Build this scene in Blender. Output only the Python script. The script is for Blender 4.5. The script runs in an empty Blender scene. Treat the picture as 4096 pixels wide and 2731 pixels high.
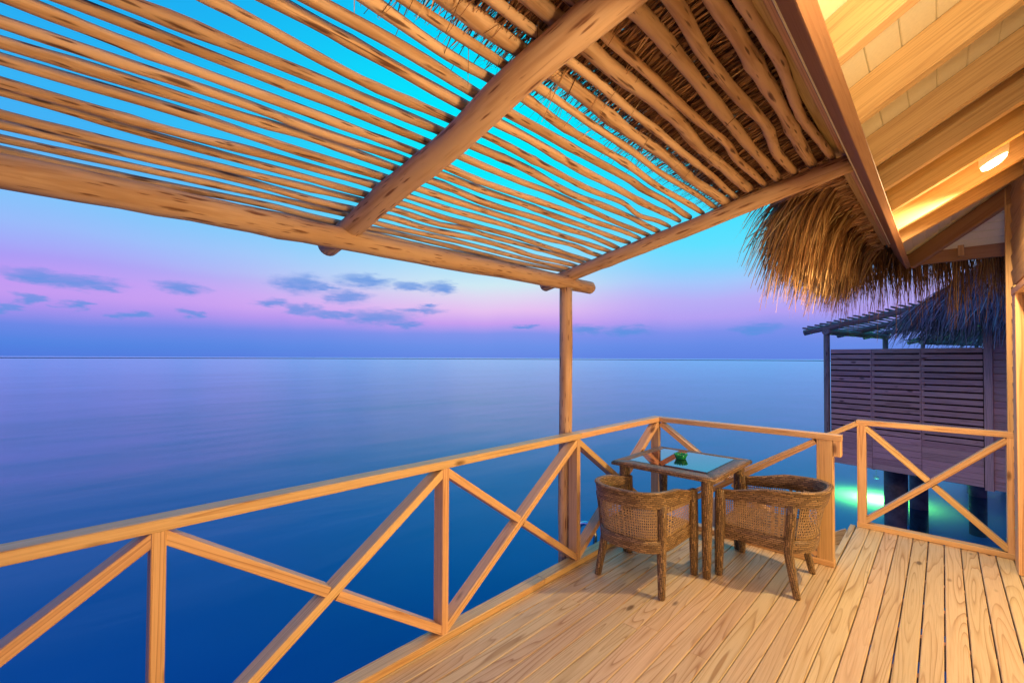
import bpy, math, random
import numpy as np
from mathutils import Vector, Matrix

rng = np.random.default_rng(7)
random.seed(7)
S = bpy.context.scene
COL = S.collection
R = math.radians

# ------------------------------------------------------------------ camera
cam_d = bpy.data.cameras.new('camera')
cam = bpy.data.objects.new('camera', cam_d)
COL.objects.link(cam)
_r = Vector((0.71677479, 0.69729223, 0.0041771))
_u = Vector((0.00784453, -0.0140534, 0.99987047))
_f = Vector((-0.69726062, 0.71664918, 0.01554306))
cam.matrix_world = Matrix(((_r.x, _u.x, -_f.x, 0), (_r.y, _u.y, -_f.y, 0), (_r.z, _u.z, -_f.z, 1.6), (0, 0, 0, 1)))
cam_d.sensor_fit = 'HORIZONTAL'
cam_d.sensor_width = 36
cam_d.lens = 15.436
cam_d.shift_y = 38.58 / 4096
cam_d.clip_start = 0.02
cam_d.clip_end = 40000
S.camera = cam

# ------------------------------------------------------------------ view
S.view_settings.view_transform = 'Standard'
S.view_settings.look = 'None'
S.view_settings.gamma = 1
S.view_settings.exposure = 0
S.view_settings.use_curve_mapping = False
S.cycles.use_denoising = True
S.cycles.max_bounces = 6
S.cycles.diffuse_bounces = 3
S.cycles.use_adaptive_sampling = True
S.cycles.adaptive_threshold = .02
S.cycles.transparent_max_bounces = 12
S.cycles.sample_clamp_indirect = 6
S.cycles.caustics_reflective = False
S.cycles.caustics_refractive = False


def lin(r, g, b):
    f = lambda c: (c / 255 / 12.92) if c <= 10 else ((c / 255 + .055) / 1.055) ** 2.4
    return (f(r), f(g), f(b), 1)


# node helper ------------------------------------------------------
class NT:
    def __init__(s, tree):
        s.t = tree
        s.n = tree.nodes
        s.l = tree.links

    def new(s, typ, **k):
        n = s.n.new(typ)
        for a, v in k.items():
            setattr(n, a, v)
        return n

    def link(s, a, b):
        s.l.new(a, b)

    def val(s, inp, v):
        if isinstance(v, bpy.types.NodeSocket):
            s.link(v, inp)
        else:
            inp.default_value = v

    def math(s, op, a, b=0.0, c=None, clamp=False):
        n = s.new('ShaderNodeMath', operation=op, use_clamp=clamp)
        s.val(n.inputs[0], a)
        s.val(n.inputs[1], b)
        if c is not None:
            s.val(n.inputs[2], c)
        return n.outputs[0]

    def vmath(s, op, a, b=None):
        n = s.new('ShaderNodeVectorMath', operation=op)
        s.val(n.inputs[0], a)
        if b is not None:
            s.val(n.inputs[1], b)
        return n.outputs[0]

    def vmath_dot(s, a, b):
        n = s.new('ShaderNodeVectorMath', operation='DOT_PRODUCT')
        s.val(n.inputs[0], a)
        s.val(n.inputs[1], b)
        return n.outputs['Value']

    def mix(s, fac, a, b, blend='MIX'):
        n = s.new('ShaderNodeMix', data_type='RGBA', blend_type=blend)
        s.val(n.inputs[0], fac)
        s.val(n.inputs[6], a)
        s.val(n.inputs[7], b)
        return n.outputs[2]

    def ramp(s, fac, stops, interp='LINEAR'):
        n = s.new('ShaderNodeValToRGB')
        cr = n.color_ramp
        cr.interpolation = interp
        while len(cr.elements) < len(stops):
            cr.elements.new(0.5)
        for e, (p, c) in zip(cr.elements, stops):
            e.position = p
            e.color = c if len(c) == 4 else (*c, 1)
        s.val(n.inputs[0], fac)
        return n.outputs[0]

    def noise(s, vec, scale, detail=2, rough=.5, dist=0):
        n = s.new('ShaderNodeTexNoise')
        s.val(n.inputs['Vector'], vec)
        n.inputs['Scale'].default_value = scale
        n.inputs['Detail'].default_value = detail
        n.inputs['Roughness'].default_value = rough
        n.inputs['Distortion'].default_value = dist
        return n.outputs[0]

    def smooth(s, v, a, b):
        n = s.new('ShaderNodeMapRange', interpolation_type='SMOOTHSTEP')
        s.val(n.inputs[0], v)
        n.inputs[1].default_value = a
        n.inputs[2].default_value = b
        return n.outputs[0]


# ------------------------------------------------------------------ world: the dusk sky
W = bpy.data.worlds.new('World')
S.world = W
W.use_nodes = True
t = NT(W.node_tree)
t.n.clear()
tc = t.new('ShaderNodeTexCoord')
nrm = t.vmath('NORMALIZE', tc.outputs['Generated'])
sep = t.new('ShaderNodeSeparateXYZ')
t.link(nrm, sep.inputs[0])
DEG = 57.29578
el = t.math('MULTIPLY', t.math('ARCSINE', sep.outputs[2]), DEG)
az = t.math('MULTIPLY', t.math('ARCTAN2', t.math('MULTIPLY', sep.outputs[0], -1), sep.outputs[1]), DEG)
nz = t.noise(nrm, 5.0, 3, .5)
el_w = t.math('ADD', el, t.math('MULTIPLY', t.math('SUBTRACT', nz, .5), 1.4))
fac = t.math('DIVIDE', t.math('ABSOLUTE', el_w), 90.0)
C_ST = [(0, (103, 137, 228)), (1.6, (110, 146, 233)), (3.2, (132, 149, 236)), (4.6, (200, 160, 240)), (6.2, (230, 192, 241)),
        (8, (224, 216, 242)), (9.4, (209, 234, 244)), (11.5, (178, 228, 250)), (13.5, (142, 226, 254)), (16, (104, 228, 255)),
        (19, (64, 231, 255)), (22.5, (14, 236, 255)), (26, (0, 241, 255)), (32, (0, 233, 255)), (40, (0, 205, 250)), (55, (25, 140, 232)), (90, (50, 92, 214))]
R_ST = [(0, (96, 132, 226)), (1.6, (104, 140, 231)), (3.2, (126, 145, 236)), (5, (180, 160, 243)), (7, (184, 174, 246)), (9.2, (164, 200, 252)),
        (11, (130, 213, 254)), (13.4, (96, 224, 255)), (18, (60, 226, 255)), (24, (10, 228, 255)), (32, (0, 218, 252)), (40, (0, 198, 248)), (55, (25, 140, 232)), (90, (50, 92, 214))]
L_ST = [(0, (80, 122, 222)), (1.2, (82, 132, 226)), (2.8, (108, 136, 231)), (4.1, (162, 145, 238)), (5.5, (194, 154, 242)), (7, (190, 151, 245)),
        (8.6, (168, 151, 246)), (10, (160, 168, 250)), (11.5, (152, 184, 251)), (14, (132, 194, 251)), (19.5, (72, 172, 245)),
        (23, (58, 175, 245)), (29, (36, 168, 242)), (45, (30, 135, 234)), (90, (50, 92, 214))]
B_ST = [(0, (92, 104, 196)), (6, (152, 118, 208)), (15, (132, 118, 218)), (30, (82, 104, 218)), (60, (54, 92, 214)), (90, (50, 92, 214))]
rc = t.ramp(fac, [(a / 90, lin(*c)) for a, c in C_ST])
rl = t.ramp(fac, [(a / 90, lin(*c)) for a, c in L_ST])
rb = t.ramp(fac, [(a / 90, lin(*c)) for a, c in B_ST])
back = t.smooth(t.vmath_dot(nrm, (-.669, .743, 0)), .25, -.6)
da = t.math('DIVIDE', t.math('SUBTRACT', az, 46.0), 28.0)
g = t.math('EXPONENT', t.math('MULTIPLY', t.math('MULTIPLY', da, da), -1))
rr_ = t.ramp(fac, [(a / 90, lin(*c)) for a, c in R_ST])
front = t.mix(t.smooth(az, 42.0, 20.0), t.mix(g, rl, rc), rr_)
sky = t.mix(back, front, rb)
# small dusk clouds low over the sea: azimuth, elevation, half width, half height in degrees
CL = [(91.4, 6.91, 1.91, .53), (89.1, 6.82, 2.38, .56), (87.2, 6.47, .93, .25), (81.3, 7.17, 1.55, .54), (92.2, 4.99, .72, .38), (89.3, 4.72, .72, .28),
      (85.2, 4.12, 1.15, .26), (80.4, 4.53, .9, .32), (93.2, 4.07, .75, .3), (70.0, 8.54, 1.97, .85), (67.4, 8.32, 1.46, .31), (65.0, 7.32, 1.91, .63),
      (72.7, 6.11, 1.34, .4), (70.0, 5.61, 1.49, .56), (66.2, 5.17, 2.99, .47), (61.1, 4.92, 3.17, .76), (58.0, 4.19, 1.62, .33), (63.0, 9.38, 2.33, .63),
      (57.2, 8.97, 1.63, .49), (53.5, 8.99, 1.56, .66), (56.1, 5.94, 2.2, .39), (55.0, 6.74, 1.1, .22), (42.6, 4.09, 1.02, .23), (34.7, 3.68, 1.65, .5),
      (29.5, 3.46, 2.11, .49), (15.2, 3.44, 1.71, .5), (110, 6.2, 3, .6), (124, 5, 2.5, .5), (-20, 5.5, 3, .6), (-60, 6.5, 2.6, .6), (160, 6, 3, .6), (-120, 6, 3, .6)]
cvec = t.new('ShaderNodeCombineXYZ')
t.link(t.math('MULTIPLY', az, .42), cvec.inputs[0]); t.link(t.math('MULTIPLY', el, 1.5), cvec.inputs[1])
n1 = t.noise(cvec.outputs[0], 1.0, 4, .6)
n2 = t.noise(t.vmath('ADD', cvec.outputs[0], (35.1, 12.2, 9.4)), 1.0, 4, .6)
azd = t.math('ADD', az, t.math('MULTIPLY', t.math('SUBTRACT', n1, .5), 5.0))
eld = t.math('ADD', el, t.math('MULTIPLY', t.math('SUBTRACT', n2, .5), 1.5))
eld = t.math('ADD', eld, t.math('MULTIPLY', t.math('SUBTRACT', n1, .5), -1.0))
ae = t.new('ShaderNodeCombineXYZ')
t.link(azd, ae.inputs[0]); t.link(eld, ae.inputs[1])
acc = None
for (a, e, w, h) in CL:
    n = t.new('ShaderNodeVectorMath', operation='MULTIPLY_ADD')
    t.link(ae.outputs[0], n.inputs[0])
    n.inputs[1].default_value = (1 / (w * 1.1), 1 / (h * 1.05), 0)
    n.inputs[2].default_value = (-a / (w * 1.1), -e / (h * 1.05), 0)
    ln = t.new('ShaderNodeVectorMath', operation='LENGTH')
    t.link(n.outputs[0], ln.inputs[0])
    acc = ln.outputs['Value'] if acc is None else t.math('MINIMUM', acc, ln.outputs['Value'])
cm = t.math('MULTIPLY', t.math('MULTIPLY', t.math('SUBTRACT', 1, t.smooth(acc, .35, 1.75)), .82), t.math('ADD', .62, t.math('MULTIPLY', n2, .7)), clamp=True)
sky = t.mix(cm, sky, lin(92, 146, 226))
bg = t.new('ShaderNodeBackground')
t.link(sky, bg.inputs[0])
bg.inputs[1].default_value = 1.0
out = t.new('ShaderNodeOutputWorld')
t.link(bg.outputs[0], out.inputs[0])
W.cycles.sampling_method = 'MANUAL'
W.cycles.sample_map_resolution = 512

# strengths of the warm lamps (built further down, each inside its own fitting)
P_EAVE, P_WALL, P_ROOM = 215.0, 56.0, 125.0
WARM = (1.0, .71, .37)


# ------------------------------------------------------------------ materials
def material(name):
    m = bpy.data.materials.new(name)
    m.use_nodes = True
    k = NT(m.node_tree)
    k.n.clear()
    o = k.new('ShaderNodeOutputMaterial')
    b = k.new('ShaderNodeBsdfPrincipled')
    k.link(b.outputs[0], o.inputs[0])
    return m, k, b, o


def bump(k, b, h, strength, dist=.01):
    n = k.new('ShaderNodeBump')
    n.inputs['Strength'].default_value = strength
    n.inputs['Distance'].default_value = dist
    k.link(h, n.inputs['Height'])
    k.link(n.outputs[0], b.inputs['Normal'])


def objvec(k, sx, sy, sz):
    tc = k.new('ShaderNodeTexCoord')
    oi = k.new('ShaderNodeObjectInfo')
    cmb = k.new('ShaderNodeCombineXYZ')
    r1 = k.math('MULTIPLY', oi.outputs['Random'], 53.7)
    r2 = k.math('MULTIPLY', oi.outputs['Random'], 31.3)
    k.link(r1, cmb.inputs[0]); k.link(r2, cmb.inputs[1]); k.link(r1, cmb.inputs[2])
    v = k.vmath('MULTIPLY', tc.outputs['Object'], (sx, sy, sz))
    return k.vmath('ADD', v, cmb.outputs[0]), oi.outputs['Random'], tc.outputs['Object'], cmb.outputs[0]


def timber(name, light, mid, dark, sx=9, sy=.8, rings=9, contrast=.8, rough=.55, knots=.5, vary=.22, fine=.25, spec=.3):
    """sawn softwood: contour-line grain that runs along local Y"""
    m, k, b, o = material(name)
    v, rnd, ob, off = objvec(k, sx, sy, sx)
    n = k.noise(v, 1.0, 1.2, .35)
    saw = k.math('FRACT', k.math('MULTIPLY', n, rings))
    col = k.ramp(saw, [(0, light), (.45, light), (.8, mid), (.93, dark), (1.0, light)])
    patch = k.noise(k.vmath('MULTIPLY', v, (.6, .9, .6)), 1.3, 2, .5)
    grainfac = k.math('MULTIPLY', k.math('ADD', .25, k.math('MULTIPLY', k.smooth(patch, .32, .55), .75)), contrast)
    col = k.mix(grainfac, light, col)
    # fine fibre
    fv = k.vmath('ADD', k.vmath('MULTIPLY', ob, (170, 4, 170)), off)
    fn = k.noise(fv, 1.0, 2, .6)
    col = k.mix(k.math('MULTIPLY', k.smooth(fn, .42, .75), fine), col, dark)
    # knots
    kv = k.vmath('ADD', k.vmath('MULTIPLY', ob, (7, 2.6, 7)), off)
    vo = k.new('ShaderNodeTexVoronoi')
    k.link(kv, vo.inputs['Vector'])
    vo.inputs['Scale'].default_value = 1.0
    sepc = k.new('ShaderNodeSeparateColor')
    k.link(vo.outputs['Color'], sepc.inputs[0])
    gate = k.math('GREATER_THAN', sepc.outputs[0], 1 - knots * .3)
    kn = k.math('MULTIPLY', k.math('SUBTRACT', 1, k.smooth(vo.outputs['Distance'], .07, .16)), gate)
    col = k.mix(k.math('MULTIPLY', kn, .85), col, tuple(c * .35 for c in dark[:3]) + (1,))
    # board to board tone
    tone = k.math('ADD', 1 - vary / 2, k.math('MULTIPLY', rnd, vary))
    hsv = k.new('ShaderNodeHueSaturation')
    k.link(col, hsv.inputs['Color'])
    k.link(tone, hsv.inputs['Value'])
    k.link(k.math('ADD', .49, k.math('MULTIPLY', k.math('FRACT', k.math('MULTIPLY', rnd, 7.3)), .02)), hsv.inputs['Hue'])
    k.link(hsv.outputs[0], b.inputs['Base Color'])
    k.link(k.math('ADD', rough, k.math('MULTIPLY', fn, .15)), b.inputs['Roughness'])
    b.inputs['Specular IOR Level'].default_value = spec
    bump(k, b, k.math('ADD', fn, k.math('MULTIPLY', saw, .4)), .25, .002)
    return m


def pole_wood(name, base, shade, fleck, vary=.2):
    m, k, b, o = material(name)
    v, rnd, ob, off = objvec(k, 1, 1, 1)
    s1 = k.noise(k.vmath('ADD', k.vmath('MULTIPLY', ob, (32, 2.2, 32)), off), 1.0, 3, .6)
    col = k.mix(k.math('MULTIPLY', k.smooth(s1, .42, .66), .85), base, shade)
    bl = k.noise(k.vmath('ADD', k.vmath('MULTIPLY', ob, (5, 1.6, 5)), off), 1.0, 2, .5)
    col = k.mix(k.math('MULTIPLY', k.smooth(bl, .5, .75), .55), col, shade)
    for sc, th, amt in (((38, 4.6, 38), .52, .9), ((75, 8.5, 75), .55, .85)):
        vo = k.new('ShaderNodeTexVoronoi')
        wob = k.vmath('MULTIPLY', ob, sc)
        k.link(k.vmath('ADD', wob, off), vo.inputs['Vector'])
        vo.inputs['Scale'].default_value = 1.0
        sc_ = k.new('ShaderNodeSeparateColor')
        k.link(vo.outputs['Color'], sc_.inputs[0])
        gate = k.math('GREATER_THAN', sc_.outputs[0], th)
        ns = k.noise(wob, 3.0, 2, .6)
        d = k.math('ADD', vo.outputs['Distance'], k.math('MULTIPLY', k.math('SUBTRACT', ns, .5), .35))
        kn = k.math('MULTIPLY', k.math('SUBTRACT', 1, k.smooth(d, .12, .34)), gate)
        col = k.mix(k.math('MULTIPLY', kn, amt), col, fleck)
    cr = k.noise(k.vmath('ADD', k.vmath('MULTIPLY', ob, (95, 1.5, 95)), off), 1.0, 2, .5)
    crp = k.noise(k.vmath('ADD', k.vmath('MULTIPLY', ob, (9, 1.3, 9)), off), 1.0, 1, .5)
    col = k.mix(k.math('MULTIPLY', k.math('MULTIPLY', k.smooth(cr, .62, .72), k.smooth(crp, .48, .6)), .8), col, fleck)
    hsv = k.new('ShaderNodeHueSaturation')
    k.link(col, hsv.inputs['Color'])
    k.link(k.math('ADD', 1 - vary / 2, k.math('MULTIPLY', rnd, vary)), hsv.inputs['Value'])
    k.link(hsv.outputs[0], b.inputs['Base Color'])
    b.inputs['Roughness'].default_value = .6
    b.inputs['Specular IOR Level'].default_value = .25
    bump(k, b, k.math('ADD', s1, bl), .3, .004)
    return m


def thatch_mat(name, stops, rough=.7, lum=1.0):
    m, k, b, o = material(name)
    at = k.new('ShaderNodeAttribute', attribute_name='tone')
    col = k.ramp(at.outputs['Fac'], [(p, tuple(x * lum for x in c)) for p, c in stops])
    k.link(col, b.inputs['Base Color'])
    b.inputs['Roughness'].default_value = rough
    b.inputs['Specular IOR Level'].default_value = .2
    return m


def plain(name, col, rough=.5, metal=0.0, nscale=0, namt=.15, spec=.4):
    m, k, b, o = material(name)
    if nscale:
        tc = k.new('ShaderNodeTexCoord')
        n = k.noise(tc.outputs['Object'], nscale, 4, .6)
        c = k.mix(k.smooth(n, .3, .75), (*col, 1), tuple(x * (1 - namt) for x in col) + (1,))
        k.link(c, b.inputs['Base Color'])
        bump(k, b, n, .15, .003)
    else:
        b.inputs['Base Color'].default_value = (*col, 1)
    b.inputs['Roughness'].default_value = rough
    b.inputs['Metallic'].default_value = metal
    b.inputs['Specular IOR Level'].default_value = spec
    return m


def wicker_mat(name, light, dark, gap, bw=.030, bh=.0085):
    m, k, b, o = material(name)
    uv = k.new('ShaderNodeUVMap', uv_map='UVMap')
    br = k.new('ShaderNodeTexBrick')
    br.offset = 0
    br.offset_frequency = 1
    br.squash = 1
    # twill: every row is shifted by a third of a strand, and the strands wander a little
    su = k.new('ShaderNodeSeparateXYZ')
    k.link(uv.outputs[0], su.inputs[0])
    w1 = k.noise(uv.outputs[0], 45, 2, .5)
    w2 = k.noise(k.vmath('ADD', uv.outputs[0], (3.3, 7.1, 0)), 70, 2, .5)
    vv_ = k.math('ADD', su.outputs[1], k.math('MULTIPLY', k.math('SUBTRACT', w1, .5), bh * .9))
    row = k.math('FLOOR', k.math('DIVIDE', vv_, bh))
    uu_ = k.math('ADD', k.math('ADD', su.outputs[0], k.math('MULTIPLY', row, bw * .34)), k.math('MULTIPLY', k.math('SUBTRACT', w2, .5), bw * .5))
    cu_ = k.new('ShaderNodeCombineXYZ')
    k.link(uu_, cu_.inputs[0]); k.link(vv_, cu_.inputs[1])
    k.link(cu_.outputs[0], br.inputs['Vector'])
    br.inputs['Scale'].default_value = 1.0
    br.inputs['Mortar Size'].default_value = .0030
    br.inputs['Mortar Smooth'].default_value = .9
    br.inputs['Bias'].default_value = 0
    br.inputs['Brick Width'].default_value = bw
    br.inputs['Row Height'].default_value = bh
    br.inputs['Color1'].default_value = light
    br.inputs['Color2'].default_value = dark
    br.inputs['Mortar'].default_value = gap
    n = k.noise(uv.outputs[0], 60, 3, .6)
    col = k.mix(k.math('MULTIPLY', k.smooth(n, .4, .75), .5), br.outputs['Color'], dark)
    k.link(col, b.inputs['Base Color'])
    b.inputs['Roughness'].default_value = .42
    b.inputs['Specular IOR Level'].default_value = .45
    bump(k, b, k.math('SUBTRACT', 1, br.outputs['Fac']), .55, .003)
    return m


M = {}
M['deck'] = timber('deck pine', (.66, .50, .30, 1), (.55, .38, .195, 1), (.34, .18, .07, 1), sx=9, sy=.5, rings=14, contrast=.85, rough=.4, knots=.55, vary=.2, spec=.45)
M['rail'] = timber('railing pine', (.75, .465, .205, 1), (.64, .36, .14, 1), (.43, .19, .06, 1), sx=20, sy=.28, rings=9, contrast=.95, knots=.7, vary=.24, fine=.35, rough=.36, spec=.6)
M['cedar'] = timber('rafter cedar', (.62, .42, .20, 1), (.53, .34, .15, 1), (.36, .20, .08, 1), sx=9, sy=.4, rings=5, contrast=.4, knots=0, vary=.2, fine=.6)
M['fascia'] = timber('fascia wood', (.36, .19, .10, 1), (.30, .15, .075, 1), (.2, .09, .045, 1), sx=9, sy=.3, rings=5, contrast=.4, knots=.1, vary=.1, fine=.4)
M['cladding'] = timber('wall cladding', (.52, .34, .16, 1), (.44, .27, .12, 1), (.28, .15, .06, 1), sx=8, sy=.4, rings=6, contrast=.5, knots=.15, vary=.2, fine=.5)
M['old'] = timber('weathered timber', (.74, .42, .33, 1), (.62, .34, .26, 1), (.34, .16, .125, 1), sx=9, sy=.6, rings=8, contrast=.6, knots=.35, vary=.3, fine=.5)
M['pole'] = pole_wood('peeled pole', (.66, .42, .245, 1), (.41, .22, .10, 1), (.085, .028, .012, 1))
M['log'] = pole_wood('peeled log', (.64, .41, .235, 1), (.46, .255, .125, 1), (.17, .06, .026, 1), vary=.06)
M['oldpole'] = pole_wood('weathered pole', (.42, .34, .26, 1), (.30, .23, .17, 1), (.1, .05, .03, 1))
M['thatch'] = thatch_mat('palm thatch', [(0, (.10, .045, .02)), (.45, (.27, .13, .055)), (.8, (.44, .26, .11)), (1, (.58, .40, .19))])
M['thatch_brightened'] = thatch_mat('thatch underside', [(0, (.09, .04, .02)), (.4, (.32, .15, .075)), (.8, (.60, .33, .17)), (1, (.70, .46, .27))])  # thatch copy, brightened in its colour because little light reaches the under side
M['thatch_old'] = thatch_mat('weathered thatch', [(0, (.12, .09, .08)), (.5, (.32, .25, .22)), (1, (.58, .48, .42))])
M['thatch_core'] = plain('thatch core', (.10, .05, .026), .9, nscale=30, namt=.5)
M['thatch_old_core'] = plain('weathered thatch core', (.13, .10, .085), .9, nscale=20, namt=.5)
M['cream'] = plain('cream paint', (.88, .81, .60), .5, nscale=90, namt=.06)
M['pile'] = plain('concrete pile', (.16, .14, .14), .8, nscale=6, namt=.5)
M['steel'] = plain('polished steel', (.62, .64, .66), .22, 1.0)
M['white'] = plain('white plastic', (.82, .80, .76), .4)
M['plaster'] = plain('room plaster', (.72, .62, .46), .8)
M['wicker'] = wicker_mat('woven wicker', (.42, .265, .125, 1), (.16, .092, .042, 1), (.014, .008, .004, 1), bw=.042, bh=.0135)
M['wicker_fine'] = wicker_mat('woven wicker border', (.33, .20, .09, 1), (.16, .085, .036, 1), (.025, .012, .006, 1), bw=.030, bh=.016)
M['cane'] = plain('woven cane strip', (.48, .31, .15), .45, nscale=50, namt=.35)


def emit(name, col, st):
    m = bpy.data.materials.new(name)
    m.use_nodes = True
    k = NT(m.node_tree)
    k.n.clear()
    o = k.new('ShaderNodeOutputMaterial')
    e = k.new('ShaderNodeEmission')
    e.inputs[0].default_value = (*col, 1)
    e.inputs[1].default_value = st
    k.link(e.outputs[0], o.inputs[0])
    return m


M['lens'] = emit('lit lamp lens', (1, .80, .45), 28)
M['underlens'] = emit('lit underwater lens', (.55, 1, .6), 20)

# glass table pane: mostly mirror-like from this low angle
m, k, b, o = material('table glass')
k.n.remove(b)
fr = k.new('ShaderNodeFresnel'); fr.inputs[0].default_value = 2.6
gl = k.new('ShaderNodeBsdfGlossy'); gl.inputs['Roughness'].default_value = .015
gl.inputs['Color'].default_value = (1, .80, .94, 1)
tr = k.new('ShaderNodeBsdfTransparent'); tr.inputs[0].default_value = (.82, .86, .86, 1)
ms = k.new('ShaderNodeMixShader')
k.link(k.math('MULTIPLY', fr.outputs[0], 1.5, clamp=True), ms.inputs[0]); k.link(tr.outputs[0], ms.inputs[1]); k.link(gl.outputs[0], ms.inputs[2])
k.link(ms.outputs[0], o.inputs[0])
M['glass'] = m

m, k, b, o = material('green glass')
b.inputs['Base Color'].default_value = (.03, .55, .16, 1)
b.inputs['Roughness'].default_value = .06
b.inputs['Transmission Weight'].default_value = .45
b.inputs['IOR'].default_value = 1.5
M['green'] = m

# sea: a mirror with Fresnel over clear water; the bed shows through it near by
m, k, b, o = material('sea water')
k.n.remove(b)
tc = k.new('ShaderNodeTexCoord')
wv = k.vmath('MULTIPLY', tc.outputs['Object'], (.5, .16, 1))
wn = k.noise(wv, 1.0, 5, .6, .6)
wb = k.noise(k.vmath('MULTIPLY', tc.outputs['Object'], (.05, .02, 1)), 1.0, 4, .55)
wf = k.noise(k.vmath('MULTIPLY', tc.outputs['Object'], (3.2, 1.3, 1)), 1.0, 3, .6)
bn = k.new('ShaderNodeBump')
bn.inputs['Strength'].default_value = .10
bn.inputs['Distance'].default_value = .35
k.link(k.math('ADD', k.math('ADD', k.math('MULTIPLY', wn, .5), k.math('MULTIPLY', wb, 11.0)), k.math('MULTIPLY', wf, .05)), bn.inputs['Height'])
fr = k.new('ShaderNodeFresnel'); fr.inputs[0].default_value = 1.34
k.link(bn.outputs[0], fr.inputs['Normal'])
gl = k.new('ShaderNodeBsdfGlossy'); gl.inputs['Roughness'].default_value = .24
gl.inputs['Color'].default_value = (.92, .85, 1.0, 1)
k.link(bn.outputs[0], gl.inputs['Normal'])
tr = k.new('ShaderNodeBsdfTransparent'); tr.inputs[0].default_value = (.09, .70, .97, 1)
ms = k.new('ShaderNodeMixShader')
k.link(fr.outputs[0], ms.inputs[0]); k.link(tr.outputs[0], ms.inputs[1]); k.link(gl.outputs[0], ms.inputs[2])
k.link(ms.outputs[0], o.inputs[0])
M['water'] = m

m, k, b, o = material('lagoon bed')
tc = k.new('ShaderNodeTexCoord')
n = k.noise(k.vmath('MULTIPLY', tc.outputs['Object'], (.12, .12, 1)), 1.0, 4, .6)
k.link(k.ramp(n, [(.3, (.40, .50, .56)), (.55, (.50, .60, .65)), (.75, (.60, .69, .72))]), b.inputs['Base Color'])
b.inputs['Roughness'].default_value = 1
b.inputs['Specular IOR Level'].default_value = 0
M['bed'] = m


# ------------------------------------------------------------------ mesh helpers
def mesh(name, v, f, mat, smooth=False, uv=None, tone=None):
    me = bpy.data.meshes.new(name)
    me.from_pydata(v if isinstance(v, list) else v.tolist(), [], f if isinstance(f, list) else f.tolist())
    if uv is not None:
        lay = me.uv_layers.new(name='UVMap')
        li = np.zeros(len(me.loops), dtype=np.int32)
        me.loops.foreach_get('vertex_index', li)
        lay.data.foreach_set('uv', np.asarray(uv, dtype=np.float32)[li].ravel())
    if tone is not None:
        a = me.attributes.new('tone', 'FLOAT', 'POINT')
        a.data.foreach_set('value', np.asarray(tone, dtype=np.float32))
    me.materials.append(M[mat] if isinstance(mat, str) else mat)
    if smooth:
        me.polygons.foreach_set('use_smooth', [True] * len(me.polygons))
    me.update()
    return me


def link(name, data, parent=None, loc=None, mat=None):
    o = bpy.data.objects.new(name, data)
    COL.objects.link(o)
    if parent is not None:
        o.parent = parent
    if mat is not None:
        o.matrix_local = mat
    if loc is not None:
        o.location = loc
    return o


def tag(o, label=None, cat=None, group=None, kind=None):
    if label: o['label'] = label
    if cat: o['category'] = cat
    if group: o['group'] = group
    if kind: o['kind'] = kind
    return o


def thing(name, label, cat, loc=(0, 0, 0), rz=0, group=None, kind=None):
    o = bpy.data.objects.new(name, None)
    COL.objects.link(o)
    o.location = loc
    o.rotation_euler = (0, 0, rz)
    o.empty_display_size = .1
    bpy.context.view_layer.update()
    return tag(o, label, cat, group, kind)


def frame_of(a, b, up=(0, 0, 1)):
    a, b = Vector(a), Vector(b)
    y = (b - a).normalized()
    x = y.cross(Vector(up)).normalized()
    z = x.cross(y)
    c = (a + b) / 2
    return Matrix(((x.x, y.x, z.x, c.x), (x.y, y.y, z.y, c.y), (x.z, y.z, z.z, c.z), (0, 0, 0, 1))), (b - a).length


_bm_cache = {}


def beam_mesh(L, w, h, ch, mat):
    key = (round(L, 4), round(w, 4), round(h, 4), ch, mat)
    if key in _bm_cache:
        return _bm_cache[key]
    W2, H2 = w / 2, h / 2
    sec = [(-W2 + ch, -H2), (W2 - ch, -H2), (W2, -H2 + ch), (W2, H2 - ch), (W2 - ch, H2), (-W2 + ch, H2), (-W2, H2 - ch), (-W2, -H2 + ch)]
    v = [(x, s * L / 2, z) for s in (-1, 1) for x, z in sec]
    f = [[i, (i + 1) % 8, 8 + (i + 1) % 8, 8 + i] for i in range(8)]
    f = [list(reversed(q)) for q in f]
    f += [list(range(8)), list(reversed(range(8, 16)))]
    me = mesh('timber', v, f, mat)
    _bm_cache[key] = me
    return me


def timber_piece(name, a, b, w, h, mat, parent, up=(0, 0, 1), ch=.003):
    mt, L = frame_of(a, b, up)
    return link(name, beam_mesh(L, w, h, ch, mat), parent, mat=mt)


def box_piece(name, x0, x1, y0, y1, z0, z1, mat, parent, axis='y', ch=.003):
    cx, cy, cz = (x0 + x1) / 2, (y0 + y1) / 2, (z0 + z1) / 2
    if axis == 'y':
        return timber_piece(name, (cx, y0, cz), (cx, y1, cz), x1 - x0, z1 - z0, mat, parent, ch=ch)
    if axis == 'x':
        return timber_piece(name, (x0, cy, cz), (x1, cy, cz), y1 - y0, z1 - z0, mat, parent, ch=ch)
    return timber_piece(name, (cx, cy, z0), (cx, cy, z1), x1 - x0, y1 - y0, mat, parent, up=(0, 1, 0), ch=ch)


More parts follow.
